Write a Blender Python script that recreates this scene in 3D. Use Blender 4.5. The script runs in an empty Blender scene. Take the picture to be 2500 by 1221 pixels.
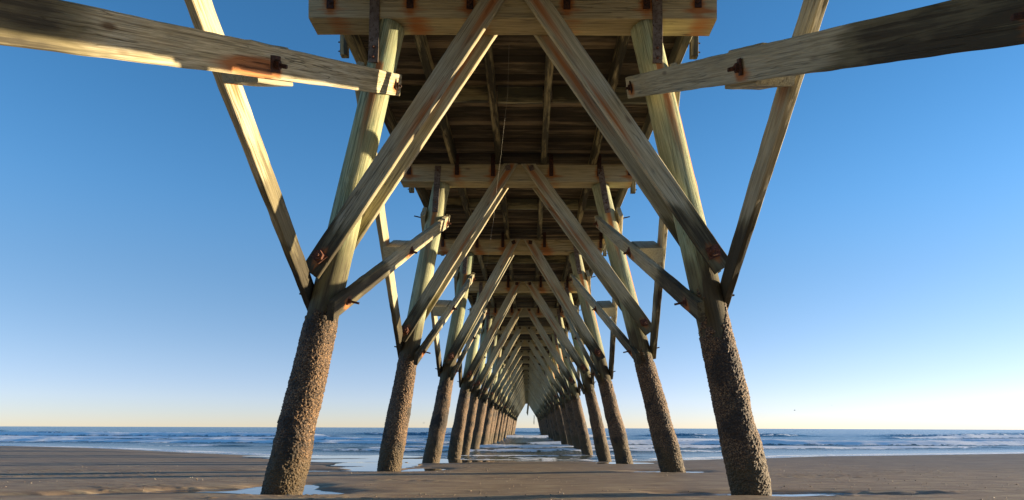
import bpy, math
import numpy as np
from mathutils import Vector, Matrix

# ------------------------------------------------------------------ camera, sky, sun, exposure
S = bpy.context.scene
COL = S.collection
R = math.radians
EYE = 0.69                      # camera height above the sand at the first bent
SUN_EL, SUN_AZ = R(5.5), R(14.0)  # azimuth measured from +X towards +Y (out to sea)

cam_d = bpy.data.cameras.new("camera"); cam = bpy.data.objects.new("camera", cam_d); COL.objects.link(cam)
cam.location = (0, 0, EYE)
cam.rotation_euler = (math.pi/2, -R(0.18), 0)
cam_d.sensor_width = 36.0; cam_d.lens = 23.04
cam_d.shift_x = -0.0152; cam_d.shift_y = 0.1738
cam_d.clip_start = 0.05; cam_d.clip_end = 60000
S.camera = cam

W = bpy.data.worlds.new("World"); S.world = W; W.use_nodes = True
wn = W.node_tree.nodes; wl = W.node_tree.links; wn.clear()
sky = wn.new("ShaderNodeTexSky"); sky.sky_type = 'NISHITA'; sky.sun_disc = False
sky.sun_elevation = SUN_EL; sky.sun_rotation = R(90) - SUN_AZ
sky.air_density = 0.6; sky.dust_density = 0.05; sky.ozone_density = 1.9; sky.altitude = 0
hs = wn.new("ShaderNodeHueSaturation"); hs.inputs['Saturation'].default_value = 1.18
bg = wn.new("ShaderNodeBackground"); bg.inputs['Strength'].default_value = 0.102
wo = wn.new("ShaderNodeOutputWorld")
# sea air: colour of the sky by height above the horizon (world direction), over the Nishita sky
tcw = wn.new("ShaderNodeTexCoord"); sepw = wn.new("ShaderNodeSeparateXYZ"); wl.new(tcw.outputs['Generated'], sepw.inputs[0])
rw = wn.new("ShaderNodeValToRGB"); rw.color_ramp.interpolation = 'B_SPLINE'
er = rw.color_ramp.elements
for k_, (p_, c_) in enumerate([(0.0, (.75, .695, .98)), (.095, (1.416, .887, .829)), (.215, (1.70, 1.13, .985)), (.31, (1.60, 1.32, 1.22)), (.45, (1.28, 1.26, 1.20)), (1.0, (1.1, 1.1, 1.1))]):
    e_ = er[k_] if k_ < 2 else er.new(p_)
    e_.position = p_; e_.color = (c_[0]/2, c_[1]/2, c_[2]/2, 1)
wl.new(sepw.outputs[2], rw.inputs[0])
tint = wn.new("ShaderNodeVectorMath"); tint.operation = 'MULTIPLY'; t2 = wn.new("ShaderNodeVectorMath"); t2.operation = 'SCALE'; t2.inputs['Scale'].default_value = 2.0
wl.new(sky.outputs[0], hs.inputs['Color']); wl.new(hs.outputs[0], tint.inputs[0]); wl.new(rw.outputs[0], tint.inputs[1])
wl.new(tint.outputs[0], t2.inputs[0]); wl.new(t2.outputs[0], bg.inputs['Color'])
wl.new(bg.outputs[0], wo.inputs['Surface'])

sun_d = bpy.data.lights.new("sun", 'SUN'); sun = bpy.data.objects.new("sun", sun_d); COL.objects.link(sun)
sun_d.energy = 5.0; sun_d.angle = R(0.5); sun_d.color = (1.0, 0.80, 0.53)
sv = Vector((math.cos(SUN_EL)*math.cos(SUN_AZ), math.cos(SUN_EL)*math.sin(SUN_AZ), math.sin(SUN_EL)))
sun.rotation_euler = sv.to_track_quat('Z', 'Y').to_euler()

S.view_settings.view_transform = 'Standard'; S.view_settings.look = 'None'
S.view_settings.exposure = 1.44; S.view_settings.gamma = 1.0
S.render.engine = 'CYCLES'
S.cycles.max_bounces = 8; S.cycles.diffuse_bounces = 4
S.cycles.use_denoising = True

# ------------------------------------------------------------------ helpers: noise, meshes, tags
rng = np.random.RandomState(7)

def _h(ix, iy, iz):
    h = (ix*374761393 + iy*668265263 + iz*2147483647*3 + iz*1274126177) & 0xffffffff
    h = ((h ^ (h >> 13))*1274126177) & 0xffffffff
    h = ((h ^ (h >> 16))*2246822519) & 0xffffffff
    return ((h ^ (h >> 15)) & 0xffffff)/float(0xffffff)

def vnoise(p):
    p = np.asarray(p, float); i = np.floor(p).astype(np.int64); f = p - i; f = f*f*(3-2*f)
    x, y, z = i[:, 0], i[:, 1], i[:, 2]; out = 0
    for a in (0, 1):
        for b in (0, 1):
            for c in (0, 1):
                w = (f[:, 0] if a else 1-f[:, 0])*(f[:, 1] if b else 1-f[:, 1])*(f[:, 2] if c else 1-f[:, 2])
                out = out + w*_h(x+a, y+b, z+c)
    return out*2-1

def fbm(p, o=3):
    p = np.asarray(p, float); s = 0; a = 1.0; t = 0
    for k in range(o):
        s = s + a*vnoise(p*(2**k) + k*17.3); t += a; a *= .5
    return s/t

def sm(e0, e1, x):
    t = np.clip((x-e0)/(e1-e0), 0, 1); return t*t*(3-2*t)

WM = {}                                        # world matrices of what has been built
def link(o, mat_world, parent=None):
    COL.objects.link(o); WM[o.name] = mat_world
    if parent is not None:
        o.parent = parent; o.matrix_local = WM[parent.name].inverted() @ mat_world
    else:
        o.matrix_local = mat_world
    return o

def mesh(name, v, f, mat, attrs=None, smooth=False, mats=None):
    v = np.asarray(v, np.float32); me = bpy.data.meshes.new(name)
    if isinstance(f, np.ndarray) and f.ndim == 2:
        n, k = f.shape
        me.vertices.add(len(v)); me.vertices.foreach_set("co", v.ravel())
        me.loops.add(n*k); me.loops.foreach_set("vertex_index", f.astype(np.int32).ravel())
        me.polygons.add(n); me.polygons.foreach_set("loop_start", np.arange(0, n*k, k, dtype=np.int32))
        me.update(calc_edges=True)
    else:
        me.from_pydata([tuple(x) for x in v], [], [tuple(int(i) for i in q) for q in f])
    me.materials.append(mat)
    if smooth: me.polygons.foreach_set("use_smooth", np.ones(len(me.polygons), bool))
    for k_, a in (attrs or {}).items():
        at = me.attributes.new(k_, 'FLOAT', 'POINT'); at.data.foreach_set("value", np.asarray(a, np.float32))
    me.validate(); me.update()
    return me

def tag(o, label=None, cat=None, group=None, kind=None):
    if label: o['label'] = label
    if cat: o['category'] = cat
    if group: o['group'] = group
    if kind: o['kind'] = kind
    return o

# ------------------------------------------------------------------ materials
def newmat(name):
    m = bpy.data.materials.new(name); m.use_nodes = True
    nt = m.node_tree; nt.nodes.clear()
    return m, nt.nodes, nt.links

def nd(ns, t, **kw):
    n = ns.new(t)
    for k, v in kw.items():
        if k in n.inputs: n.inputs[k].default_value = v
        else: setattr(n, k, v)
    return n

def ramp(ns, ls, src, stops):
    r = ns.new("ShaderNodeValToRGB"); e = r.color_ramp.elements
    while len(e) > 1: e.remove(e[0])
    for i, (p, c) in enumerate(stops):
        q = e[0] if i == 0 else e.new(p)
        q.position = p; q.color = (*c, 1) if len(c) == 3 else c
    ls.new(src, r.inputs[0]); return r.outputs[0]

def mixc(ns, ls, fac, a, b, mode='MIX'):
    m = ns.new("ShaderNodeMix"); m.data_type = 'RGBA'; m.blend_type = mode
    for sock, val in ((m.inputs[0], fac), (m.inputs[6], a), (m.inputs[7], b)):
        if isinstance(val, (int, float)): sock.default_value = val
        elif isinstance(val, tuple): sock.default_value = (*val, 1)
        else: ls.new(val, sock)
    return m.outputs[2]

def math_(ns, ls, op, a, b=0.0, c=None, clamp=False):
    m = ns.new("ShaderNodeMath"); m.operation = op; m.use_clamp = clamp
    for k, val in enumerate((a, b) if c is None else (a, b, c)):
        if isinstance(val, (int, float)): m.inputs[k].default_value = val
        else: ls.new(val, m.inputs[k])
    return m.outputs[0]

def coords(ns, ls, scale, rand=True):
    tc = ns.new("ShaderNodeTexCoord"); out = tc.outputs['Object']
    if rand:
        oi = ns.new("ShaderNodeObjectInfo"); mu = math_(ns, ls, 'MULTIPLY', oi.outputs['Random'], 37.0)
        va = ns.new("ShaderNodeVectorMath"); va.operation = 'ADD'; ls.new(out, va.inputs[0]); ls.new(mu, va.inputs[1]); out = va.outputs[0]
    mp = ns.new("ShaderNodeMapping"); mp.inputs['Scale'].default_value = scale; ls.new(out, mp.inputs[0])
    return mp.outputs[0]

def noise(ns, ls, vec, scale=1.0, detail=4, rough=.55, dist=0.0):
    n = nd(ns, "ShaderNodeTexNoise", Scale=scale, Detail=detail, Roughness=rough, Distortion=dist)
    ls.new(vec, n.inputs['Vector']); return n.outputs['Fac']

def attr(ns, name):
    a = ns.new("ShaderNodeAttribute"); a.attribute_name = name; return a.outputs['Fac']

def wood(name, light, mid, grey, axis='X', moss=(.085, .072, .030), dark=(.048, .040, .025), stain=0.0, var=.38, grn=(.33, .345, .27)):
    m, ns, ls = newmat(name)
    st = {'X': (1, 0), 'Z': (0, 2)}[axis]
    def sc(a, b):
        v = [b, b, b]; v[0 if axis == 'X' else 2] = a; return tuple(v)
    g1 = noise(ns, ls, coords(ns, ls, sc(.8, 30)), 1, 8, .68, .5)
    g2 = noise(ns, ls, coords(ns, ls, sc(2.5, 130)), 1, 4, .6)
    g3 = noise(ns, ls, coords(ns, ls, sc(1.2, 3.5)), 1, 4, .6)
    ck = noise(ns, ls, coords(ns, ls, sc(.6, 20)), 1, 3, .5, .7)
    c = ramp(ns, ls, g1, [(.34, tuple(x*.72 for x in mid)), (.43, mid), (.52, light), (.60, mid), (.70, light)])
    c = mixc(ns, ls, ramp(ns, ls, g3, [(.42, (0, 0, 0)), (.66, (.75,)*3)]), c, grey)
    c = mixc(ns, ls, ramp(ns, ls, g2, [(.35, (.8,)*3), (.6, (0, 0, 0))]), c, (.45, .40, .33), 'MULTIPLY')
    crack = ramp(ns, ls, ck, [(.482, (0, 0, 0)), (.5, (1, 1, 1)), (.514, (0, 0, 0))])
    crm = math_(ns, ls, 'MULTIPLY', crack, ramp(ns, ls, g3, [(.40, (0, 0, 0)), (.55, (.9,)*3)]))
    c = mixc(ns, ls, crm, c, tuple(x*.25 for x in mid))
    # knots
    vo = nd(ns, "ShaderNodeTexVoronoi", Scale=1.0); ls.new(coords(ns, ls, sc(1.6, 5.0)), vo.inputs['Vector'])
    c = mixc(ns, ls, ramp(ns, ls, vo.outputs['Distance'], [(.05, (.85,)*3), (.12, (0, 0, 0))]), c, (.13, .07, .03))
    if stain > 0:
        s1 = noise(ns, ls, coords(ns, ls, sc(.8, 7)), 1, 5, .65)
        c = mixc(ns, ls, ramp(ns, ls, s1, [(.5-.12*stain, (.92,)*3), (.60, (0, 0, 0))]), c, (.012, .010, .006))
    oi = ns.new("ShaderNodeObjectInfo")
    br = math_(ns, ls, 'MULTIPLY_ADD', oi.outputs['Random'], var, 1-var*.6)
    c = mixc(ns, ls, 1.0, c, br, 'MULTIPLY')
    c = mixc(ns, ls, math_(ns, ls, 'MULTIPLY', math_(ns, ls, 'FRACT', math_(ns, ls, 'MULTIPLY', oi.outputs['Random'], 7.31)), .38), c, grn)
    c = mixc(ns, ls, attr(ns, 'tone'), c, (.03, .024, .016))
    # algae / mould left by the tides, rust that has run from the bolts
    al = math_(ns, ls, 'ADD', attr(ns, 'algae'), math_(ns, ls, 'MULTIPLY_ADD', g1, 1.6, -.8))
    al2 = math_(ns, ls, 'ADD', al, math_(ns, ls, 'MULTIPLY_ADD', g3, 1.6, -.8))
    gate = ramp(ns, ls, attr(ns, 'algae'), [(.02, (0, 0, 0)), (.12, (1, 1, 1))])
    c = mixc(ns, ls, math_(ns, ls, 'MULTIPLY', gate, ramp(ns, ls, al, [(.25, (0, 0, 0)), (.55, (.75,)*3)])), c, moss)
    c = mixc(ns, ls, math_(ns, ls, 'MULTIPLY', gate, ramp(ns, ls, al2, [(.62, (0, 0, 0)), (.95, (.9,)*3)])), c, dark)
    ru = math_(ns, ls, 'ADD', attr(ns, 'rust'), math_(ns, ls, 'MULTIPLY_ADD', g1, 1.0, -.5))
    rg = ramp(ns, ls, attr(ns, 'rust'), [(.03, (0, 0, 0)), (.2, (1, 1, 1))])
    c = mixc(ns, ls, math_(ns, ls, 'MULTIPLY', rg, ramp(ns, ls, ru, [(.12, (0, 0, 0)), (.5, (.9,)*3)])), c, (.42, .145, .038))
    c = mixc(ns, ls, math_(ns, ls, 'MULTIPLY', rg, ramp(ns, ls, ru, [(.85, (0, 0, 0)), (1.35, (.85,)*3)])), c, (.06, .022, .010))
    b = nd(ns, "ShaderNodeBsdfPrincipled", Roughness=.82); b.inputs['Specular IOR Level'].default_value = .25
    ls.new(c, b.inputs['Base Color'])
    hb = math_(ns, ls, 'ADD', math_(ns, ls, 'MULTIPLY', g2, .5), math_(ns, ls, 'SUBTRACT', g1, math_(ns, ls, 'MULTIPLY', crm, 1.5)))
    bp = nd(ns, "ShaderNodeBump", Strength=.7, Distance=.008); ls.new(hb, bp.inputs['Height']); ls.new(bp.outputs[0], b.inputs['Normal'])
    o = ns.new("ShaderNodeOutputMaterial"); ls.new(b.outputs[0], o.inputs[0])
    return m

M = {}
M['plank'] = wood('weathered_plank', (.66, .565, .345), (.48, .41, .24), (.55, .53, .40))
M['cap'] = wood('cap_timber', (.70, .56, .29), (.56, .44, .22), (.54, .46, .28), stain=.0)
M['pile'] = wood('treated_pile', (.58, .55, .30), (.35, .36, .18), (.31, .42, .28), axis='Z', moss=(.125, .11, .055), dark=(.075, .058, .034))
M['joist'] = wood('joist_timber', (.58, .48, .25), (.44, .35, .17), (.42, .39, .22), stain=.15, axis='X')
M['deck'] = wood('deck_board', (.60, .45, .28), (.40, .29, .17), (.40, .33, .22), stain=.4, var=.1, grn=(.24, .20, .13))

def rust_mat(name, a, b_, c_, sc=40):
    m, ns, ls = newmat(name)
    n1 = noise(ns, ls, coords(ns, ls, (1, 1, 1)), sc, 6, .65); n2 = noise(ns, ls, coords(ns, ls, (1, 1, 1)), sc*.25, 4)
    c = ramp(ns, ls, n1, [(.36, a), (.5, b_), (.66, c_)])
    c = mixc(ns, ls, ramp(ns, ls, n2, [(.4, (0, 0, 0)), (.7, (.7,)*3)]), c, a)
    b = nd(ns, "ShaderNodeBsdfPrincipled", Roughness=.75, Metallic=.15); ls.new(c, b.inputs['Base Color'])
    bp = nd(ns, "ShaderNodeBump", Strength=.8, Distance=.006); ls.new(n1, bp.inputs['Height']); ls.new(bp.outputs[0], b.inputs['Normal'])
    o = ns.new("ShaderNodeOutputMaterial"); ls.new(b.outputs[0], o.inputs[0]); return m
M['rust'] = rust_mat('rusted_iron', (.05, .02, .012), (.13, .045, .022), (.24, .09, .04), 60)
M['rustdark'] = rust_mat('dark_rusted_iron', (.02, .010, .007), (.06, .022, .011), (.14, .05, .02), 45)
M['strap'] = rust_mat('pitted_strap_steel', (.06, .035, .022), (.20, .155, .12), (.27, .22, .18), 32)

def crust_mat():
    m, ns, ls = newmat('barnacle_crust')
    v = nd(ns, "ShaderNodeTexVoronoi", Scale=42.0); ls.new(coords(ns, ls, (1, 1, 1)), v.inputs['Vector'])
    n1 = noise(ns, ls, coords(ns, ls, (1, 1, 1)), 60, 5, .75); n2 = noise(ns, ls, coords(ns, ls, (1, 1, .8)), 3.2, 5, .62)
    c = ramp(ns, ls, n1, [(.41, (.014, .008, .004)), (.52, (.10, .056, .027)), (.63, (.42, .25, .115))])
    c = mixc(ns, ls, ramp(ns, ls, v.outputs['Distance'], [(.0, (.55,)*3), (.28, (0, 0, 0))]), c, (.30, .21, .115))
    al = math_(ns, ls, 'ADD', attr(ns, 'algae'), math_(ns, ls, 'MULTIPLY_ADD', n2, 1.6, -.8))
    c = mixc(ns, ls, ramp(ns, ls, al, [(.3, (0, 0, 0)), (.7, (.72,)*3)]), c, (.070, .048, .016))
    c = mixc(ns, ls, ramp(ns, ls, n2, [(.52, (0, 0, 0)), (.62, (.8,)*3)]), c, (.022, .016, .011))
    b = nd(ns, "ShaderNodeBsdfPrincipled", Roughness=.7); ls.new(c, b.inputs['Base Color'])
    bp = nd(ns, "ShaderNodeBump", Strength=1.0, Distance=.012)
    ls.new(math_(ns, ls, 'SUBTRACT', n1, v.outputs['Distance']), bp.inputs['Height']); ls.new(bp.outputs[0], b.inputs['Normal'])
    o = ns.new("ShaderNodeOutputMaterial"); ls.new(b.outputs[0], o.inputs[0]); return m
M['crust'] = crust_mat()

def sand_mat():
    m, ns, ls = newmat('beach_sand')
    n1 = noise(ns, ls, coords(ns, ls, (1, 1, 1), False), 1.1, 6, .6); n2 = noise(ns, ls, coords(ns, ls, (1, 1, 1), False), 55, 4, .7)
    n3 = noise(ns, ls, coords(ns, ls, (.45, 2.6, 1), False), 3.2, 6, .68)
    c = ramp(ns, ls, n1, [(.3, (.31, .22, .138)), (.7, (.43, .31, .20))])
    c = mixc(ns, ls, ramp(ns, ls, n3, [(.50, (0, 0, 0)), (.57, (.8,)*3)]), c, (.62, .48, .29))  # pale streaks: sunlit ripple ridges painted into the sand colour
    c = mixc(ns, ls, ramp(ns, ls, n2, [(.28, (.6,)*3), (.42, (0, 0, 0))]), c, (.09, .07, .05))
    c = mixc(ns, ls, ramp(ns, ls, n2, [(.69, (0, 0, 0)), (.75, (.6,)*3)]), c, (.48, .42, .32))
    damp = attr(ns, 'damp'); c = mixc(ns, ls, math_(ns, ls, 'MULTIPLY', damp, .6, clamp=True), c, (.17, .125, .085))
    b = nd(ns, "ShaderNodeBsdfPrincipled", Roughness=.6); ls.new(c, b.inputs['Base Color']); b.inputs['Specular IOR Level'].default_value = .08
    rr = math_(ns, ls, 'MULTIPLY_ADD', damp, -.22, .8); ls.new(rr, b.inputs['Roughness'])
    hb = math_(ns, ls, 'ADD', math_(ns, ls, 'MULTIPLY', n2, .35), n3)
    bp = nd(ns, "ShaderNodeBump", Strength=.6, Distance=.016); ls.new(hb, bp.inputs['Height']); ls.new(bp.outputs[0], b.inputs['Normal'])
    w = nd(ns, "ShaderNodeBsdfPrincipled", Roughness=.035, IOR=1.33); w.inputs['Base Color'].default_value = (.055, .048, .038, 1)
    w.inputs['Specular IOR Level'].default_value = .6
    rp = noise(ns, ls, coords(ns, ls, (1, 1, 1), False), 7, 3, .5)
    b2 = nd(ns, "ShaderNodeBump", Strength=.16, Distance=.01); ls.new(rp, b2.inputs['Height']); ls.new(b2.outputs[0], w.inputs['Normal'])
    fm = ramp(ns, ls, math_(ns, ls, 'ADD', attr(ns, 'film'), math_(ns, ls, 'MULTIPLY_ADD', n3, .12, -.06)), [(.46, (0, 0, 0)), (.54, (1, 1, 1))])
    mx = ns.new("ShaderNodeMixShader"); ls.new(fm, mx.inputs[0]); ls.new(b.outputs[0], mx.inputs[1]); ls.new(w.outputs[0], mx.inputs[2])
    o = ns.new("ShaderNodeOutputMaterial"); ls.new(mx.outputs[0], o.inputs[0]); return m
M['sand'] = sand_mat()

def sea_mat():
    m, ns, ls = newmat('sea_water')
    co = coords(ns, ls, (1, 1, 1), False)
    w1 = noise(ns, ls, coords(ns, ls, (.55, 1.2, 1), False), .7, 5, .6); w2 = noise(ns, ls, coords(ns, ls, (.7, 1.3, 1), False), 4.5, 4, .6)
    far = noise(ns, ls, coords(ns, ls, (.03, .05, 1), False), 1, 4, .6)
    c = ramp(ns, ls, far, [(.35, (.016, .085, .145)), (.65, (.030, .120, .180))])
    c = mixc(ns, ls, attr(ns, 'shoal'), c, (.10, .105, .066))
    b = nd(ns, "ShaderNodeBsdfPrincipled", Roughness=.2, IOR=1.33); ls.new(c, b.inputs['Base Color'])
    h = math_(ns, ls, 'ADD', w1, math_(ns, ls, 'MULTIPLY', w2, .22))
    bp = nd(ns, "ShaderNodeBump", Strength=.9, Distance=.35); ls.new(h, bp.inputs['Height']); ls.new(bp.outputs[0], b.inputs['Normal'])
    ls.new(math_(ns, ls, 'MULTIPLY_ADD', attr(ns, 'calm'), -.55, .68, True), bp.inputs['Strength'])
    f1 = noise(ns, ls, coords(ns, ls, (.9, 1.3, 1), False), 1.3, 7, .75, .6)
    ff = math_(ns, ls, 'ADD', attr(ns, 'foam'), math_(ns, ls, 'MULTIPLY_ADD', f1, 2.6, -1.3))
    fm = math_(ns, ls, 'MULTIPLY', ramp(ns, ls, ff, [(.48, (0, 0, 0)), (.62, (1, 1, 1))]), ramp(ns, ls, attr(ns, 'foam'), [(.02, (0, 0, 0)), (.12, (1, 1, 1))]))
    d = nd(ns, "ShaderNodeBsdfPrincipled", Roughness=.7); d.inputs['Base Color'].default_value = (.95, .95, .93, 1)
    b3 = nd(ns, "ShaderNodeBump", Strength=.8, Distance=.06); ls.new(f1, b3.inputs['Height']); ls.new(b3.outputs[0], d.inputs['Normal'])
    mx = ns.new("ShaderNodeMixShader"); ls.new(fm, mx.inputs[0]); ls.new(b.outputs[0], mx.inputs[1]); ls.new(d.outputs[0], mx.inputs[2])
    o = ns.new("ShaderNodeOutputMaterial"); ls.new(mx.outputs[0], o.inputs[0]); return m
M['sea'] = sea_mat()

def plain(name, col, rough=.6):
    m, ns, ls = newmat(name)
    n1 = noise(ns, ls, coords(ns, ls, (1, 1, 1)), 14, 3)
    c = ramp(ns, ls, n1, [(.3, tuple(x*.8 for x in col)), (.7, col)])
    b = nd(ns, "ShaderNodeBsdfPrincipled", Roughness=rough); ls.new(c, b.inputs['Base Color'])
    o = ns.new("ShaderNodeOutputMaterial"); ls.new(b.outputs[0], o.inputs[0]); return m
M['line'] = plain('nylon_line', (.45, .42, .34), .5)
M['bird'] = plain('gull_feathers', (.45, .45, .46))
M['birddark'] = plain('dark_feathers', (.10, .10, .10))

# ------------------------------------------------------------------ the setting: sand
SEA = -0.39
PX0 = -0.12                                     # middle of the pier
YC = lambda i: 6.9 + 4.57*(i-1)                 # landward face of the cap of bent i
LAST = 25
_pt = {1: (-2.64, -1.48, 2.40, 1.24), 2: (-2.44, -1.54, 2.58, 1.27), 3: (-2.36, -1.47, 2.37, 1.15)}
for i in list(range(-1, 1)) + list(range(4, LAST+1)):
    j = rng.uniform(-.11, .11, 2)
    _pt[i] = (-2.95, -1.78, 2.68, 1.50) if i == 0 else (-2.40+j[0], -1.47+j[0]*.3, 2.35+j[1], 1.20+j[1]*.3)
def pile_x(i, s, z):
    b = _pt[i]; x0, x1 = (b[0], b[1]) if s < 0 else (b[2], b[3])
    return x0 + (x1-x0)*z/5.0

def sand_z(X, Y):
    sh = np.interp(X, [-60, -32, -22, -11, -4, 3, 11, 25, 60], [22, 16, 12, 4.6, .3, .3, 4.6, 9, 14])
    ye = Y - sh*sm(9, 24, Y)
    z = np.interp(ye, [-60, -6, 7, 11.6, 16, 20.6, 23.5, 27, 40, 80, 200], [1.6, .22, 0, -.07, -.155, -.36, -.45, -.52, -.85, -1.8, -3.0])
    P = np.stack([X, Y, 0*X], 1)
    near = 1 - sm(20, 34, Y)
    z = z + near*(.028*fbm(P*[.16, .3, 1]+5, 3) + .006*fbm(P*[.9, 1.6, 1]+9, 3))
    fine = (.0022*fbm(P*[4, 7, 1]+2, 3) + .0042*fbm(P*[1.4, 4.5, 1]+8, 3))*near
    # lumps of shell hash
    lump = .55*sm(.45, .9, vnoise(P*[22, 22, 1]+31))*sm(.15, .6, vnoise(P*[.45, .8, 1]+77))*(1-sm(9, 15, Y))
    for cx, cy, r in ((3.9, 7.2, .45), (4.6, 7.3, .25), (3.3, 6.75, .3), (-1.9, 9.0, .35), (-1.3, 8.9, .3), (.2, 6.5, .3)):
        lump = np.maximum(lump, .9*np.exp(-((X-cx)**2+(Y-cy)**2*2)/r**2)*(.5+.5*vnoise(P*[16, 16, 1]+3)))
    fine = fine + .020*lump*near
    # scour holes round the piles
    film = np.full_like(X, -1.0)
    wob = np.clip(1+1.1*fbm(P*[1.1, 2.0, 1]+61, 3), .55, 2)
    def pool(level, blobs):
        nonlocal z, fine, film
        d = 0*X
        for cx, cy, rx, ry, dep in blobs:
            d = np.maximum(d, dep*np.exp(-(((X-cx)/rx)**2+((Y-cy)/ry)**2)*wob))
        zz = z - d
        gate = sm(.003, .03, d); inside = np.clip((level-zz)/.012, -8, 8) - 16*(1-gate)
        film = np.maximum(film, inside)
        k = sm(-.3, .3, inside)
        z = np.where(inside > 0, level, zz); fine = fine*(1-k)
    def zb(x, y): return float(np.interp(y, [7, 11.6, 16, 20.6], [0, -.07, -.155, -.27]))
    pool(-.050, [(-2.55, 7.25, .60, .34, .12), (-3.05, 7.75, .42, .50, .10), (-3.25, 7.45, .6, .30, .22), (-3.75, 7.38, .5, .24, .23), (-4.15, 7.15, .5, .22, .23), (-4.55, 6.9, .5, .2, .23), (-5.0, 6.7, .5, .2, .23)])
    pool(-.045, [(2.95, 7.25, .8, .26, .15), (1.95, 7.15, .5, .2, .14)])
    pool(-.105, [(2.60, 11.9, .60, .34, .10)])
    pool(-.190, [(2.42, 16.3, .60, .6, .10)])
    pool(-.118, [(-2.55, 12.0, .55, .35, .13), (-3.0, 13.0, .45, .9, .14), (-3.7, 12.1, .9, .25, .11), (-4.6, 11.7, .9, .18, .10), (-1.95, 12.5, .45, .40, .10), (-3.4, 14.6, .7, .9, .10)])
    pool(-.19, [(-2.5, 16.4, .6, .5, .12), (-3.8, 17.2, 2.0, .9, .11), (-5.6, 19.5, 2.0, .8, .10)])
    # swash film left by the last wave
    edge = SEA + .045 + .03*sm(5, 10, X) + .07*sm(-1, -3.5, X)*sm(-19, -9, X) + .035*fbm(P*[.22, .1, 1]+40, 3)
    film = np.maximum(film, (edge - z)/.03)
    film = np.maximum(film, -1)
    damp = np.clip(sm(SEA+.40, SEA+.12, z) + sm(-3, -.2, film)*.8, 0, 1)
    z = z + fine*(1-.8*sm(0, .5, film))
    return z, np.clip(.5+film*.5, 0, 1), damp

def fan(name, rows, ncol, wfun, outer, mat, zfun, parent=None):
    u = np.linspace(-1, 1, ncol)
    k = len(outer)
    X = np.zeros((len(rows), ncol+2*k)); Y = np.repeat(rows[:, None], ncol+2*k, 1)
    for r, y in enumerate(rows):
        w = wfun(y); o = np.array(outer)*1.0
        X[r, k:k+ncol] = u*w; X[r, k+ncol:] = w+o; X[r, :k] = -(w+o[::-1])
    x, y = X.ravel(), Y.ravel()
    z, at = zfun(x, y)
    nr, nc = X.shape
    a = (np.arange(nr-1)[:, None]*nc + np.arange(nc-1)[None, :]).ravel()
    f = np.stack([a, a+1, a+nc+1, a+nc], 1)
    me = mesh(name, np.stack([x, y, z], 1), f, mat, at, True)
    return link(bpy.data.objects.new(name, me), Matrix.Identity(4), parent)

rows = list(np.linspace(-120, -4, 30)) + list(np.linspace(-3, 4.8, 40)) + list(np.arange(5, 12.5, .022))
y = rows[-1]
while y < 48: rows.append(y); y += .022*(y/12.5)**1.6
rows += list(np.geomspace(50, 400, 14))
def _sz(x, y):
    z, f, d = sand_z(x, y); return z, {'film': f, 'damp': d}
sand = fan('sand', np.array(rows), 640, lambda y: 4+.9*max(y, 3), [.5, 1.5, 4, 8, 16, 30, 60, 120, 300, 900], M['sand'], _sz)
tag(sand, 'wide flat grey brown wet sand beach under the pier', 'beach', kind='structure')

# broken shell lying on the sand
n = 2600
rx = rng.uniform(-9, 9, n*3); ry = 5.6 + 11*rng.rand(n*3)**1.8
cl = fbm(np.stack([rx*.6, ry*1.1, 0*rx+4], 1), 2); k = np.argsort(-(cl+rng.uniform(-.25, .25, n*3)))[:n]; rx, ry = rx[k], ry[k]
rz, rf, _ = sand_z(rx, ry); ok = rf < .3; rx, ry, rz = rx[ok], ry[ok], rz[ok]; n = len(rx)
oct_ = np.array([(1, 0, 0), (-1, 0, 0), (0, 1, 0), (0, -1, 0), (0, 0, 1), (0, 0, -.6)]); of = np.array([(0, 2, 4), (2, 1, 4), (1, 3, 4), (3, 0, 4), (2, 0, 5), (1, 2, 5), (3, 1, 5), (0, 3, 5)])
sz = .003+.009*rng.rand(n)**3
V = (oct_[None]*(1+.5*rng.uniform(-1, 1, (n, 6, 3)))*sz[:, None, None]*np.array([1.2, 1.2, .7]) + np.stack([rx, ry, rz+.002], 1)[:, None]).reshape(-1, 3)
F = (of[None]+np.arange(n)[:, None, None]*6).reshape(-1, 3)
def shell_mat():
    m, ns, ls = newmat('broken_shell')
    c = ramp(ns, ls, noise(ns, ls, coords(ns, ls, (1, 1, 1), False), 9, 2), [(.4, (.09, .065, .04)), (.5, (.26, .19, .12)), (.62, (.55, .46, .34))])
    b = nd(ns, "ShaderNodeBsdfPrincipled", Roughness=.6); ls.new(c, b.inputs['Base Color'])
    o = ns.new("ShaderNodeOutputMaterial"); ls.new(b.outputs[0], o.inputs[0]); return m
tag(link(bpy.data.objects.new('broken_shell', mesh('broken_shell', V, F, shell_mat())), Matrix.Identity(4)),
    'tiny bits of broken shell scattered over the damp sand', 'shell', kind='stuff')

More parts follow.
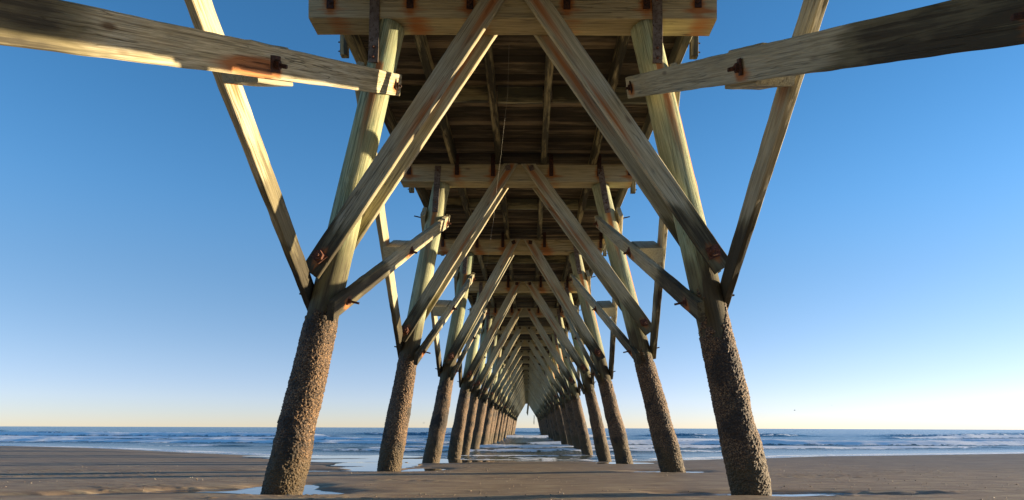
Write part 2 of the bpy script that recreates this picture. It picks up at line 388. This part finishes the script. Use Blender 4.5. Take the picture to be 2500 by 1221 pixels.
# ------------------------------------------------------------------ the setting: sea
def sea_z(X, Y):
    P = np.stack([X, Y, 0*X], 1)
    # depth over the sand
    sz = np.interp(Y - np.interp(X, [-60, -32, -22, -11, -4, 3, 11, 25, 60], [22, 16, 12, 4.6, .3, .3, 4.6, 9, 14])*sm(9, 24, Y),
                   [16, 20.6, 23.5, 27, 40], [-.155, -.36, -.45, -.52, -.85])
    d0 = SEA - sz; damp = np.maximum(sm(.05, .17, d0), .85*sm(5.5, 3.0, np.abs(X)))
    fade = 1-sm(120, 420, Y)
    shoal = 1 - sm(22, 70, Y)
    z = SEA + 0*X
    foam = 0*X
    amp = sm(20, 36, Y)
    z = z + fade*amp*damp*(.05*fbm(P*[.5, 1.1, 1], 3) + .07*fbm(P*[.12, .38, 1]+11, 3)) + fade*(1-amp)*.012*fbm(P*[1.2, 2.5, 1], 2)
    def brk(y0, h, w, fo, seed, cov, wob=2.0):
        nonlocal z, foam
        yr = y0 + wob*fbm(np.stack([X*.035, 0*X+seed, 0*X], 1), 3) + np.abs(X)*.06
        a = sm(-cov, .45, fbm(np.stack([X*.07, 0*X+seed*3.1, 0*X+2], 1), 3))
        dy = Y-yr
        prof = np.exp(-(np.where(dy < 0, dy/(w*.55), dy/w))**2)
        z = z + h*a*prof*damp
        band = np.exp(-((dy+w*.30)/(w*.42))**2)
        foam = np.maximum(foam, fo*1.25*sm(.25, .6, a)*band*damp)
        trail = np.exp(-((dy+w*2.2)/(w*1.6))**2)
        foam = np.maximum(foam, .24*fo*sm(.2, .7, a)*trail*damp)
    brk(20.6, .03, .4, .45, 2, .9, .6)
    brk(22.8, .05, .5, .42, 3, .9, .8)
    brk(25.6, .10, .7, .62, 5, .8, 1.0)
    brk(29.5, .14, .8, .62, 7, .7, 1.4)
    brk(35.0, .18, .9, .8, 8, .65, 2)
    brk(43.0, .34, 1.2, 1.0, 13, .75, 3)
    brk(55.0, .30, 1.4, .85, 21, .6, 3)
    brk(70.0, .48, 1.8, .8, 34, .35, 5)
    brk(92.0, .50, 2.2, .4, 55, .15, 7)
    brk(125., .45, 3.0, .1, 71, .1, 8)
    # thin foam lace along the edge of the swash
    dep = z - sz
    foam = np.maximum(foam, .55*np.exp(-((dep-.015)/.02)**2)*(1+.5*(1-damp)))
    calm = np.maximum(.55*(1-sm(19.5, 26, Y)), 1.15*(1-damp))
    return z, {'foam': foam, 'shoal': shoal, 'calm': calm}
rows = []; y = 19.0
while y < 150: rows.append(y); y += .10*max(1, (y/30)**1.5)
rows += list(np.geomspace(y, 26000, 60))
sea = fan('sea', np.array(rows), 520, lambda y: .95*y+4, [3, 10, 40, 150, 600, 2500, 9000], M['sea'], sea_z)
tag(sea, 'blue sea with small breaking waves reaching the horizon', 'sea', kind='structure')

# ------------------------------------------------------------------ builders for timber and iron
def frame(p0, p1, side):
    p0 = Vector(p0); p1 = Vector(p1); x = (p1-p0).normalized(); y = Vector(side); y = (y - x*y.dot(x)).normalized(); z = x.cross(y)
    m = Matrix((x, y, z)).transposed().to_4x4(); m.translation = p0
    return m, (p1-p0).length

def beam(name, p0, p1, t, h, side, mat, parent, step=.2, nh=2, nt=1, ext=(0, 0), cut=(0, 0), rust=(), algae=None, wear=.004, bow=.006, ch=.007):
    """timber from p0 to p1; t across 'side', h across the other way; cut = slope of the end cuts"""
    m, L = frame(p0, p1, side); sd = rng.uniform(0, 500)
    x0, x1 = -ext[0], L+ext[1]; n = max(2, int((x1-x0)/step)+1)
    pr = []
    hy, hz = t/2, h/2
    zs = np.linspace(-hz+ch, hz-ch, nh+1); ys = np.linspace(-hy+ch, hy-ch, nt+1)
    for z in zs: pr.append((hy, z))
    for y_ in ys[::-1]: pr.append((y_, hz))
    for z in zs[::-1]: pr.append((-hy, z))
    for y_ in ys: pr.append((y_, -hz))
    pr = np.array(pr); k = len(pr)
    xs = np.linspace(x0, x1, n)
    u = (xs-x0)/(x1-x0)
    X = np.repeat(xs[:, None], k, 1); Yl = np.repeat(pr[None, :, 0], n, 0); Zl = np.repeat(pr[None, :, 1], n, 0)
    X = X + np.where(u[:, None] < .5, cut[0], cut[1])*Zl*np.where(u[:, None] < .5, (1-u[:, None]*2)**8, (u[:, None]*2-1)**8)
    v = np.stack([X.ravel(), Yl.ravel(), Zl.ravel()], 1)
    q = np.stack([v[:, 0]*5+sd, v[:, 1]*22, v[:, 2]*22], 1)
    nn = fbm(q, 2)
    rad = v[:, 1:]/np.maximum(np.linalg.norm(v[:, 1:], axis=1, keepdims=True), 1e-6)
    v[:, 1:] += rad*(nn*wear)[:, None]
    b1, b2 = rng.uniform(-bow, bow, 2); c = np.sin(np.pi*np.clip(v[:, 0]/max(L, .01), 0, 1)); v[:, 1] += b1*c; v[:, 2] += b2*c
    a = (np.arange(n-1)[:, None]*k + np.arange(k)[None, :]).ravel(); b_ = (np.arange(n-1)[:, None]*k + (np.arange(k)[None, :]+1) % k).ravel()
    F = [tuple(q_) for q_ in np.stack([a, a+k, b_+k, b_], 1)]
    F = [f[::-1] for f in F]
    F.append(tuple(range(0, k))); F.append(tuple(range((n-1)*k, n*k))[::-1])
    F = [f[::-1] for f in F]
    mw = np.array(m); wv = v @ mw[:3, :3].T + mw[:3, 3]
    al = np.zeros(len(v)) if algae is None else algae(wv, v)
    ru = np.zeros(len(v))
    for (rx, ry, rz, lx0, lx1, wz, stg) in rust:      # centre, reach back / forward along the timber, spread across
        dx = v[:, 0]-rx; kx = np.where(dx < 0, np.exp(-(dx/lx0)**2), np.exp(-(dx/lx1)**2))
        kz = np.exp(-((v[:, 2]-rz)/wz)**2)
        ky = 1.0 if ry is None else np.where(v[:, 1]*ry > -.001, 1.0, .15)
        ru = np.maximum(ru, np.minimum(stg*kx*kz*ky, .92))
    me = mesh(name, v, F, mat, {'algae': al, 'rust': ru})
    return link(bpy.data.objects.new(name, me), m, parent)

def cyl(c0, c1, r0, r1, n=8, off=0.0):
    c0 = np.array(c0, float); c1 = np.array(c1, float); d = c1-c0; d /= np.linalg.norm(d)
    a = np.cross(d, [0, 0, 1]) if abs(d[2]) < .9 else np.cross(d, [1, 0, 0]); a /= np.linalg.norm(a); b = np.cross(d, a)
    th = off+np.arange(n)*2*np.pi/n
    ring = np.cos(th)[:, None]*a+np.sin(th)[:, None]*b
    v = np.concatenate([c0+ring*r0, c1+ring*r1])
    f = [(k, (k+1) % n, n+(k+1) % n, n+k) for k in range(n)] + [tuple(range(n))[::-1], tuple(range(n, 2*n))]
    return v, f

def join(parts):
    V = []; F = []; o = 0
    for v, f in parts:
        V.append(v); F += [tuple(i+o for i in q) for q in f]; o += len(v)
    return np.concatenate(V), F

def bolt(pos, axis, parent, size=.055, rod=.05, plate=True, mat='rust', big=False, name='bolt'):
    """square plate washer, nut and threaded end, rusted, standing on a face at pos"""
    p = Vector(pos); ax = Vector(axis).normalized()
    m = ax.to_track_quat('Z', 'Y').to_matrix().to_4x4() @ Matrix.Rotation(rng.uniform(0, 3), 4, 'Z'); m.translation = p
    parts = []; z = -.004
    if plate:
        t = .014 if not big else .022
        parts.append(cyl((0, 0, z), (rng.uniform(-.004, .004), rng.uniform(-.004, .004), z+t), size*1.42, size*1.36, 4, .4)); z += t-.001
    nh = size*(.62 if not big else .9)
    parts.append(cyl((0, 0, z), (0, 0, z+nh*.9), nh, nh*.92, 6)); z += nh*.88
    if rod > 0: parts.append(cyl((0, 0, z-.002), (0, 0, z+rod), size*.28, size*.26, 7))
    v, f = join(parts)
    v = v + (rng.rand(*v.shape)-.5)*size*(.16 if big else .07)
    return link(bpy.data.objects.new(name, mesh(name, v, f, M[mat])), m, parent)

# ------------------------------------------------------------------ the pier
Z0, Z1 = 5.0, 5.305                # underside and top of the caps
pier = bpy.data.objects.new('wooden_pier', None); link(pier, Matrix.Translation((PX0, 7.05, 0)))
tag(pier, 'long weathered timber fishing pier on barnacled slanting piles running out to sea', 'pier')

def lod(i): return 0 if i <= 2 else (1 if i <= 5 else 2)
tide = lambda lo, hi: (lambda w, v: sm(hi, lo, w[:, 2] + .35*fbm(w*[3, 1.5, 2.2], 2)))

def make_pile(i, s):
    d = lod(i); zb = -1.0 if i < 6 else -3.2
    zt = Z0-.002; b = Vector((pile_x(i, s, zb), YC(i)+.1525+rng.uniform(-.012, .012), zb)); t = Vector((pile_x(i, s, zt), YC(i)+.1525, zt))
    ax = (t-b).normalized(); L = (t-b).length
    yv = Vector((0, 1, 0)); xv = yv.cross(ax).normalized(); yv = ax.cross(xv)
    m = Matrix((xv, yv, ax)).transposed().to_4x4(); m.translation = b
    nt, dz = [(40, .06), (24, .14), (12, .5)][d]
    n = int(L/dz)+1; zz = np.linspace(0, L, n); th = np.arange(nt)*2*np.pi/nt
    sd = rng.uniform(0, 300); r0, r1 = rng.uniform(.172, .180), rng.uniform(.143, .150)
    T, ZZ = np.meshgrid(th, zz)
    r = r0+(r1-r0)*ZZ/L
    cs = np.stack([np.cos(T).ravel(), np.sin(T).ravel(), ZZ.ravel()], 1)
    r = r.ravel() + .005*fbm(cs*[1.5, 1.5, 1.6]+sd, 2) + .0015*vnoise(cs*[7, 7, 3]+sd)
    # swelling round a few knots
    for _ in range(5):
        kt, kz = rng.uniform(0, 6.28), rng.uniform(2.5, L-.4)
        dd = np.angle(np.exp(1j*(T.ravel()-kt)))*.16
        r += .008*np.exp(-(dd/.04)**2-((ZZ.ravel()-kz)/.06)**2)
    bow = .03*rng.uniform(-1, 1); bx = bow*np.sin(np.pi*ZZ.ravel()/L)
    v = np.stack([r*cs[:, 0]+bx, r*cs[:, 1], ZZ.ravel()], 1)
    def faces(n, nt):
        a = (np.arange(n-1)[:, None]*nt+np.arange(nt)[None]).ravel(); c = (np.arange(n-1)[:, None]*nt+(np.arange(nt)[None]+1) % nt).ravel()
        return [tuple(q) for q in np.stack([a, c, c+nt, a+nt], 1)]
    F = faces(n, nt)+[tuple(range((n-1)*nt, n*nt))]
    w = v @ np.array(m)[:3, :3].T + np.array(m)[:3, 3]
    stain = .55*sm(.25, .6, fbm(np.stack([cs[:, 0]*2.2+sd, cs[:, 1]*2.2, cs[:, 2]*.28], 1), 3))
    al = np.maximum(stain, 0)+sm(3.05, 2.05, w[:, 2]+.45*fbm(w*[4, 4, 1.1]+sd, 3)+.15*vnoise(w*[11, 11, 5]+sd))
    # rust that ran down below the strap
    dxs = np.angle(np.exp(1j*(T.ravel()+np.pi/2+rng.uniform(-.3, .3))))*.15
    ru = .62*np.exp(-(dxs/.045)**2)*sm(3.0, 4.5, w[:, 2])*(w[:, 2] < 4.55)
    if s > 0: ru = np.maximum(ru, .7*np.exp(-(np.angle(np.exp(1j*(T.ravel()+.45)))*.15/.03)**2)*sm(2.4, 3.6, w[:, 2])*sm(5, 4, w[:, 2]))
    me = mesh('pile', v, F, M['pile'], {'algae': al, 'rust': ru}, True)
    p = link(bpy.data.objects.new('pile', me), m, pier)
    # barnacle crust below the high water mark
    jacket = i in (6, 7, 8, 10, 12)
    nt, dz = [(210, .0055), (120, .012), (44, .07)][d]
    ztop = (2.42 + rng.uniform(-.05, .05) - zb)/ax.z; z_lo = ((-.5 if i < 5 else -1.9 if i < 12 else -3.0) - zb)/ax.z
    n = int((ztop-z_lo)/dz)+1; zz = np.linspace(z_lo, ztop, n); th = np.arange(nt)*2*np.pi/nt
    T, ZZ = np.meshgrid(th, zz); tt, z_ = T.ravel(), ZZ.ravel()
    wz = z_*ax.z+zb
    cs = np.stack([np.cos(tt)*.19, np.sin(tt)*.19, z_], 1)
    top_edge = sm(0, .16, ztop-z_ + .32*vnoise(cs*[6, 6, 4]+sd) + .14*vnoise(cs*[24, 24, 24]+sd) - .45)
    thick = .010 + .024*sm(1.9, .3, wz) + .016*vnoise(cs*[4.5, 4.5, 3.2]+sd*3)*sm(1.9, 1.2, wz) + (.075 if jacket else 0)
    g = vnoise(cs*58+sd); g2 = vnoise(cs*105+sd*2); g3 = fbm(cs*9+sd, 2)
    rr = r0+(r1-r0)*z_/L + (-.012 + (thick+.012)*top_edge) + (.0075*np.maximum(g, -.4)+.005*g2+.008*g3)*top_edge*sm(2.2, 1.2, wz)**.3
    v = np.stack([rr*np.cos(tt)+bow*np.sin(np.pi*z_/L), rr*np.sin(tt), z_], 1)
    a2 = .55*sm(1.45, 2.05, wz) + sm(.75, .1, wz)*.9 + .30*np.exp(-((wz-.95)/.22)**2)
    me = mesh('barnacle_crust', v, np.array(faces(n, nt)), M['crust'], {'algae': a2}, d > 1)
    link(bpy.data.objects.new('barnacle_crust', me), m, p)
    return p

def diag_algae(w, v):
    e = np.abs(v[:, 2])/.1
    return np.clip(sm(3.35, 2.35, w[:, 2] + .35*fbm(w*[2.5, 1, 2.5], 2) - .25*(e-.5)), 0, 1)

CLIPX = [-2.09, -1.25, -.62, .40, 1.24, 1.78]
STRX = [-2.13, -1.33, -.51, .27, 1.13, 1.90]
far_clips = []
def plate(x0, x1, y0, y1, z0, z1):
    v = np.array([(x, y_, z) for x in (x0, x1) for y_ in (y0, y1) for z in (z0, z1)])
    return v, [(0, 1, 3, 2), (4, 6, 7, 5), (0, 4, 5, 1), (2, 3, 7, 6), (0, 2, 6, 4), (1, 5, 7, 3)]

def make_bent(i):
    d = lod(i); y0 = YC(i); st = [.03, .07, .35][d]; nh = [7, 4, 1][d]
    P = {s: make_pile(i, s) for s in (-1, 1)}
    jx = rng.uniform(-.03, .03, 2) if i not in (1, 2) else (0, 0)
    xl, xr = (-2.32, 1.98) if i == 1 else (-2.24+jx[0], 1.82+jx[1]) if i > 1 else (-2.3, 1.95)
    rs = []
    for cx in CLIPX: rs.append((cx-xl, -1, .0, .07, .07, .13, .8)); rs.append((cx-xl, -1, -.06, .16, .22, .035, rng.uniform(.3, .75))); rs.append((cx-xl+.05, None, -.15, .12, .16, .012, rng.uniform(.2, .7)))
    cap = beam('cap_beam', (xl, y0+.1525, (Z0+Z1)/2), (xr, y0+.1525, (Z0+Z1)/2), .305, .305, (0, 1, 0), M['cap'], pier, st, nh, [6, 3, 1][d], rust=rs, wear=.003, ch=.008)
    for s in (-1, 1):
        zl = 2.47 if s < 0 else 2.53
        if i == 1: xb = -2.17 if s < 0 else 1.93
        elif i == 2: xb = -2.12 if s < 0 else 2.02
        else: xb = pile_x(i, s, zl) - s*.05
        zl += rng.uniform(-.09, .09) if i > 2 else (-.08 if (i, s) == (2, -1) else 0)
        xt = -.15+s*.205; zt = 5.215
        for back in (0, 1):
            yy = y0-.036 if not back else y0+.305+.036
            a = Vector((xb, yy, zl)); b = Vector((xt, yy, zt)); L = (b-a).length
            dv = (b-a)/L; m_, _ = frame(a, b, (0, 1, 0)); nz = m_[2][2]
            ru = [(L, -1, s*.03, .7, .12, .04, .62), (0, None, 0, .12, .10, .05, .7), (L*.55, 1 if back else -1, s*.06, .6, .5, .03, .5)] if not back else [(L*.75, -1, .03, .7, .7, .05, .55)]
            br = beam('diagonal_brace', a, b, .066, .205, (0, 1, 0), M['plank'], pier, st, nh, [2, 1, 1][d], ext=(.20, .09), cut=(0, -nz/dv.z), rust=ru, algae=diag_algae)
            if not back and i <= 14:
                bolt(a+Vector((0, -.036, 0)), (0, -1, 0), br, .062, .03, True, 'rust', True)
                bolt(b+Vector((0, -.036, 0)), (0, -1, 0), br, .045, .0, True, 'strap' if i < 3 else 'rustdark')
            elif back and i <= 2:
                bolt(a+Vector((0, .036, 0)), (0, 1, 0), br, .05, .03)
        # steel strap that ties cap and pile
        zs0, zs1 = (4.46 if i > 1 else 4.53), 5.27
        xs1 = pile_x(i, s, 4.95)-.03; xs0 = pile_x(i, s, zs0)+(.005 if s < 0 else -.015)
        if i == 1: xs1, xs0 = (-1.62, -1.635) if s < 0 else (1.345, 1.355)
        a = (xs0, y0-.009, zs0); b = (xs1, y0-.009, zs1)
        stp = beam('pile_strap', a, b, .013, .105, (0, 1, 0), M['strap'], pier, [.06, .12, .8][d], 2, 1, wear=.0025 if d < 2 else 0, ch=.002)
        if i <= 6:
            for q in (.055, .17, .72):
                bolt(Vector(a).lerp(Vector(b), q/ .8)+Vector((0, -.005, 0)), (0, -1, 0), stp, .026, .012, False, 'rust')
    # angle clips that hold the stringers
    for k, cx in enumerate(CLIPX):
        h0 = Z1-.20+rng.uniform(-.015, .015); h1 = Z1+.17
        parts = [plate(cx-.036, cx+.036, y0-.016, y0-.003, h0, h1), plate(cx-.036, cx-.024, y0-.003, y0+.08, Z1+.004, h1)]
        parts.append(cyl((cx, y0-.014, h0+.05), (cx, y0-.032, h0+.05), .017, .015, 6))
        if d < 2: parts.append(cyl((cx, y0-.014, h1-.05), (cx, y0-.032, h1-.05), .017, .015, 6))
        v, f = join(parts)
        if i <= 15:
            c = Matrix.Translation((cx, y0, Z1)); v2 = v-np.array([cx, y0, Z1])
            link(bpy.data.objects.new('stringer_clip', mesh('stringer_clip', v2, f, M['rustdark'])), c, cap)
        else: far_clips.append((v, f))

for i in range(-1, LAST+1): make_bent(i)
v, f = join(far_clips)
tag(link(bpy.data.objects.new('stringer_clip', mesh('stringer_clip', v, f, M['rustdark'])), Matrix.Identity(4), pier), kind='stuff')

# lengthwise X bracing between the bents
def make_bay(i):
    d = lod(i); st = [.03, .07, .5][d]; nh = [7, 4, 1][d]
    for s in (-1, 1):
        zl = 2.06 if i > 0 else 2.26; zh = 4.33
        zl += rng.uniform(-.05, .05) if i > 1 else 0; zh += rng.uniform(-.08, .08) if i > 1 else 0
        off = .155+.036
        a = Vector((pile_x(i, s, zl)-s*off, YC(i)+.15, zl)); b = Vector((pile_x(i+1, s, zh)-s*off, YC(i+1)+.15, zh))
        if i == 0: a.y -= .04
        if i == 0: b = Vector((-1.455 if s < 0 else 1.13, YC(1)+.10, 4.36 if s < 0 else 4.34))
        sd = Vector((-s*.97, 0, -.228)); L = (b-a).length
        alg = lambda w, v: sm(3.05, 2.35, w[:, 2] + .5*fbm(w*[2, 1.2, 2]+3, 3))
        ru = [(L, 1, -s*.02, .10, .12, .06, .8), (L*.5, 1, -s*.045, .16, .06, .045, .8), (0, 1, -s*.03, .12, .1, .06, .75)]
        if i == 0 and s < 0: ru.append((L*.47, 1, .045, .46, .12, .048, 1.8))
        inner = beam('long_brace', a, b, .072, .21, sd, M['plank'], pier, st, nh, [2, 1, 1][d], ext=(.19 if i < 1 else .41, .17), rust=ru, algae=alg, wear=.005)
        zl2 = 2.10 + (rng.uniform(-.05, .05) if i > 1 else 0); zh2 = 4.40
        c = Vector((pile_x(i+1, s, zl2)+s*off, YC(i+1)+.15, zl2)); e = Vector((pile_x(i, s, zh2)+s*off, YC(i)+.15, zh2))
        if i == 0: e.x += .055 if s < 0 else -.10
        outer = beam('long_brace', c, e, .072, .20, sd, M['plank'], pier, st, nh, [2, 1, 1][d], ext=(.19, .17), algae=alg, wear=.006,
                     rust=[((e-c).length*.5, None, 0, .3, .3, .06, .45)])
        # packing block in the gap where the two cross
        # solve z equal in side view
        ai = (b.z-a.z)/(b.y-a.y); ao = (e.z-c.z)/(e.y-c.y); yx = (c.z-a.z - ao*c.y + ai*a.y)/(ai-ao)
        ti = (yx-a.y)/(b.y-a.y); pi_ = a.lerp(b, ti); to = (yx-c.y)/(e.y-c.y); po = c.lerp(e, to)
        mid = (pi_+po)/2; gap = (pi_-po).length-.074
        dr = (b-a).normalized(); sh = .15 if i == 0 else 0
        beam('packing_block', mid-dr*(.26-sh), mid+dr*(.26+sh), gap, .262 if i == 0 else .20, (po-pi_).normalized(), M['plank'], pier, [.03, .06, .3][d], [5, 3, 1][d], [5, 3, 1][d], wear=.005)
        if i <= 9:
            n = -s*Vector((.97, 0, s*-.228)) if False else Vector((-s*.97, 0, -.228))
            kk = .55 if i == 0 else .5
            for q, rod in ((a, .09), (pi_, .05), (b, .03)):
                bolt(q + n*.036 + (dr*.0), n, inner, .046 if q is not pi_ else .056, rod, True, 'rust' if i else 'rustdark')
        if i <= 4:
            n = Vector((s*.97, 0, .228))
            for q, rod in ((c, .05), (e, .12)): bolt(q+n*.036, n, outer, .04, rod, True, 'rustdark')
for i in range(-1, LAST): make_bay(i)

# stringers, blocking, deck boards, rail posts
for i in range(-1, LAST, 2):
    d = lod(i)
    for x in STRX:
        xj = x+rng.uniform(-.02, .02)
        beam('stringer', (xj, YC(i)+.16, Z1+.126), (xj, YC(i+2)+.145, Z1+.126), .095, .245, (1, 0, 0), M['joist'], pier, [.12, .25, 1.2][d], 2, 1, wear=.002)
blk = []
for i in range(-1, LAST):
    d = lod(i); ym = (YC(i)+YC(i+1))/2+.15
    for k in range(5):
        xa, xb_ = STRX[k]+.07, STRX[k+1]-.07
        yj = ym+rng.uniform(-.02, .02)
        if i < 18:
            beam('blocking', (xa, yj, Z1+.135), (xb_, yj, Z1+.135), .06, .225, (0, 1, 0), M['joist'], pier, .2, 2, 1, wear=.002)
        else: blk.append(plate(xa, xb_, yj-.03, yj+.03, Z1+.022, Z1+.248))
v, f = join(blk)
n_ = len(v)
tag(link(bpy.data.objects.new('blocking', mesh('blocking', v, f, M['joist'], {'algae': np.zeros(n_), 'rust': np.zeros(n_)})), Matrix.Identity(4), pier), kind='stuff')

def boards(i):
    y0, y1 = YC(i)+.15, YC(i+1)+.15
    if i == LAST: y1 = y0+.5
    parts = []; n = int(round((y1-y0)/.152)); w = (y1-y0)/n
    for k in range(n):
        a = y0+k*w+.004; b = a+w-.010-rng.uniform(0, .004); zj = Z1+.252+rng.uniform(0, .003)
        e0, e1 = -2.205+rng.uniform(-.008, .008), 1.975+rng.uniform(-.008, .008)
        parts.append(plate(e0, e1, a, b, zj, zj+.042))
    v, f = join(parts); v = v-np.array([0, y0, Z1])
    n_ = len(v); tone = np.repeat(rng.beta(.6, .8, n)*.85, 8)
    return link(bpy.data.objects.new('deck_boards', mesh('deck_boards', v, f, M['deck'], {'algae': np.zeros(n_), 'rust': np.zeros(n_), 'tone': tone})), Matrix.Translation((0, y0, Z1)), pier)
for i in range(-1, LAST+1): boards(i)

for s in (-1, 1):
    x = -2.225 if s < 0 else 1.995
    for i in range(-1, LAST):
        d = lod(i); y_ = YC(i)+1.02
        po = beam('rail_post', (x, y_, Z1-.13), (x, y_, Z1+1.35), .09, .09, (1, 0, 0), M['joist'], pier, .3, 1, 1, wear=.002)
        if i <= 3:
            for dz in (.04, .15): bolt((x+s*.045, y_, Z1-.13+dz+.02), (s, 0, 0), po, .028, .02, False, 'rust')
    for zz in (Z1+.72, Z1+1.30):
        beam('handrail', (x+s*.07, YC(-1), zz), (x+s*.07, YC(LAST), zz), .04, .14, (1, 0, 0), M['joist'], pier, 3.0, 1, 1, wear=0, bow=0)

# ------------------------------------------------------------------ things that hang from the pier or fly by
def tube_pts(pts, r, n=5):
    parts = [cyl(pts[k], pts[k+1], r, r, n) for k in range(len(pts)-1)]
    return join(parts)
def upx(px, py, Y): return ((px-1288)*Y/1600, Y, EYE+(1045-py+(px-1288)*.0031)*Y/1600)
pts = [upx(1240, 155, 8.3), upx(1237, 230, 8.9), upx(1229, 300, 9.4), upx(1222, 370, 9.9), upx(1212, 450, 10.4), upx(1203, 540, 10.8), upx(1193, 605, 11.0), upx(1187, 650, 11.05)]
pts[0] = (pts[0][0], pts[0][1], 5.56)
v, f = tube_pts(pts, .0012)
o = link(bpy.data.objects.new('fishing_line', mesh('fishing_line', v-np.array(pts[0]), f, M['line'])), Matrix.Translation(pts[0]))
tag(o, 'thin pale fishing line dangling slack from the underside of the deck', 'fishing line')

def hanging(px0, py0, px1, py1, Y, w, label):
    a = upx(px0, py0, Y); b = upx(px1, py1, Y)
    o = beam('broken_plank', a, b, .06, w, (0, 1, 0), M['joist'], None, .15, 3, 1, wear=.03, cut=(0, 1.6))
    tag(o, label, 'plank', 'broken planks hanging at the far end')
hanging(1290, 983, 1287, 1012, YC(24)-.4, .30, 'longer broken dark plank hanging from the far end of the pier, nearest the middle')
hanging(1304, 1014, 1303.5, 1036, YC(21), .09, 'thin splintered dark plank hanging beside the distant right hand piles')

def gull(px, py, Y, span, heading, label, pal='bird', sit=False):
    c = upx(px, py, Y)
    if sit: c = (c[0], c[1], SEA+.06)
    import bmesh
    bm = bmesh.new()
    L = span*.36
    sec = [(-.5, .01, .0), (-.36, .05, .005), (-.1, .115, 0), (.15, .11, .0), (.3, .07, .02), (.38, .065, .035), (.45, .05, .03), (.56, .008, .015)]
    rings = []
    for x, r, dz in sec:
        rings.append([bm.verts.new((x*L, math.cos(a)*r*L*1.1, dz*L+math.sin(a)*r*L)) for a in np.arange(8)*math.pi/4])
    for a, b in zip(rings, rings[1:]):
        for k in range(8): bm.faces.new((a[k], a[(k+1) % 8], b[(k+1) % 8], b[k]))
    bm.faces.new(rings[0][::-1]); bm.faces.new(rings[-1])
    if not sit:
        for s in (-1, 1):
            prof = [(.06, .02, .20, -.16), (.28, .13, .17, -.12), (.42, .10, .06, -.16), (.5, .04, -.10, -.18)]
            prev = None
            for (yy, zz, xf, xb_) in prof:
                q = [bm.verts.new((xf*span*.5, s*yy*span, zz*span+.012)), bm.verts.new((xb_*span*.5, s*yy*span, zz*span+.004)), bm.verts.new((xf*span*.5, s*yy*span, zz*span-.008))]
                if prev:
                    for k in range(3): bm.faces.new((prev[k], prev[(k+1) % 3], q[(k+1) % 3], q[k]))
                else: bm.faces.new(q)
                prev = q
            bm.faces.new(prev)
    bmesh.ops.recalc_face_normals(bm, faces=bm.faces)
    me = bpy.data.meshes.new('gull'); bm.to_mesh(me); bm.free(); me.materials.append(M[pal])
    m = Matrix.Translation(c) @ Matrix.Rotation(heading, 4, 'Z')
    o = link(bpy.data.objects.new('gull', me), m); tag(o, label, 'bird', 'gulls over the sea')
gull(1940, 1002, 150, 1.0, 2.6, 'dark gull in flight low over the horizon right of the piles', 'birddark')
gull(2030, 990, 330, 1.1, .5, 'tiny distant gull in flight highest above the right hand horizon', 'birddark')
gull(1035, 1033, 170, .9, .4, 'small gull skimming the horizon between two left hand piles', 'birddark')
gull(1281, 1054, 130, 1.6, 1.2, 'pale gull floating on the sea in the middle of the pier opening', 'bird', True)
gull(1310, 1055, 130, 1.6, 2.0, 'pale gull floating on the sea close to the right hand piles', 'bird', True)
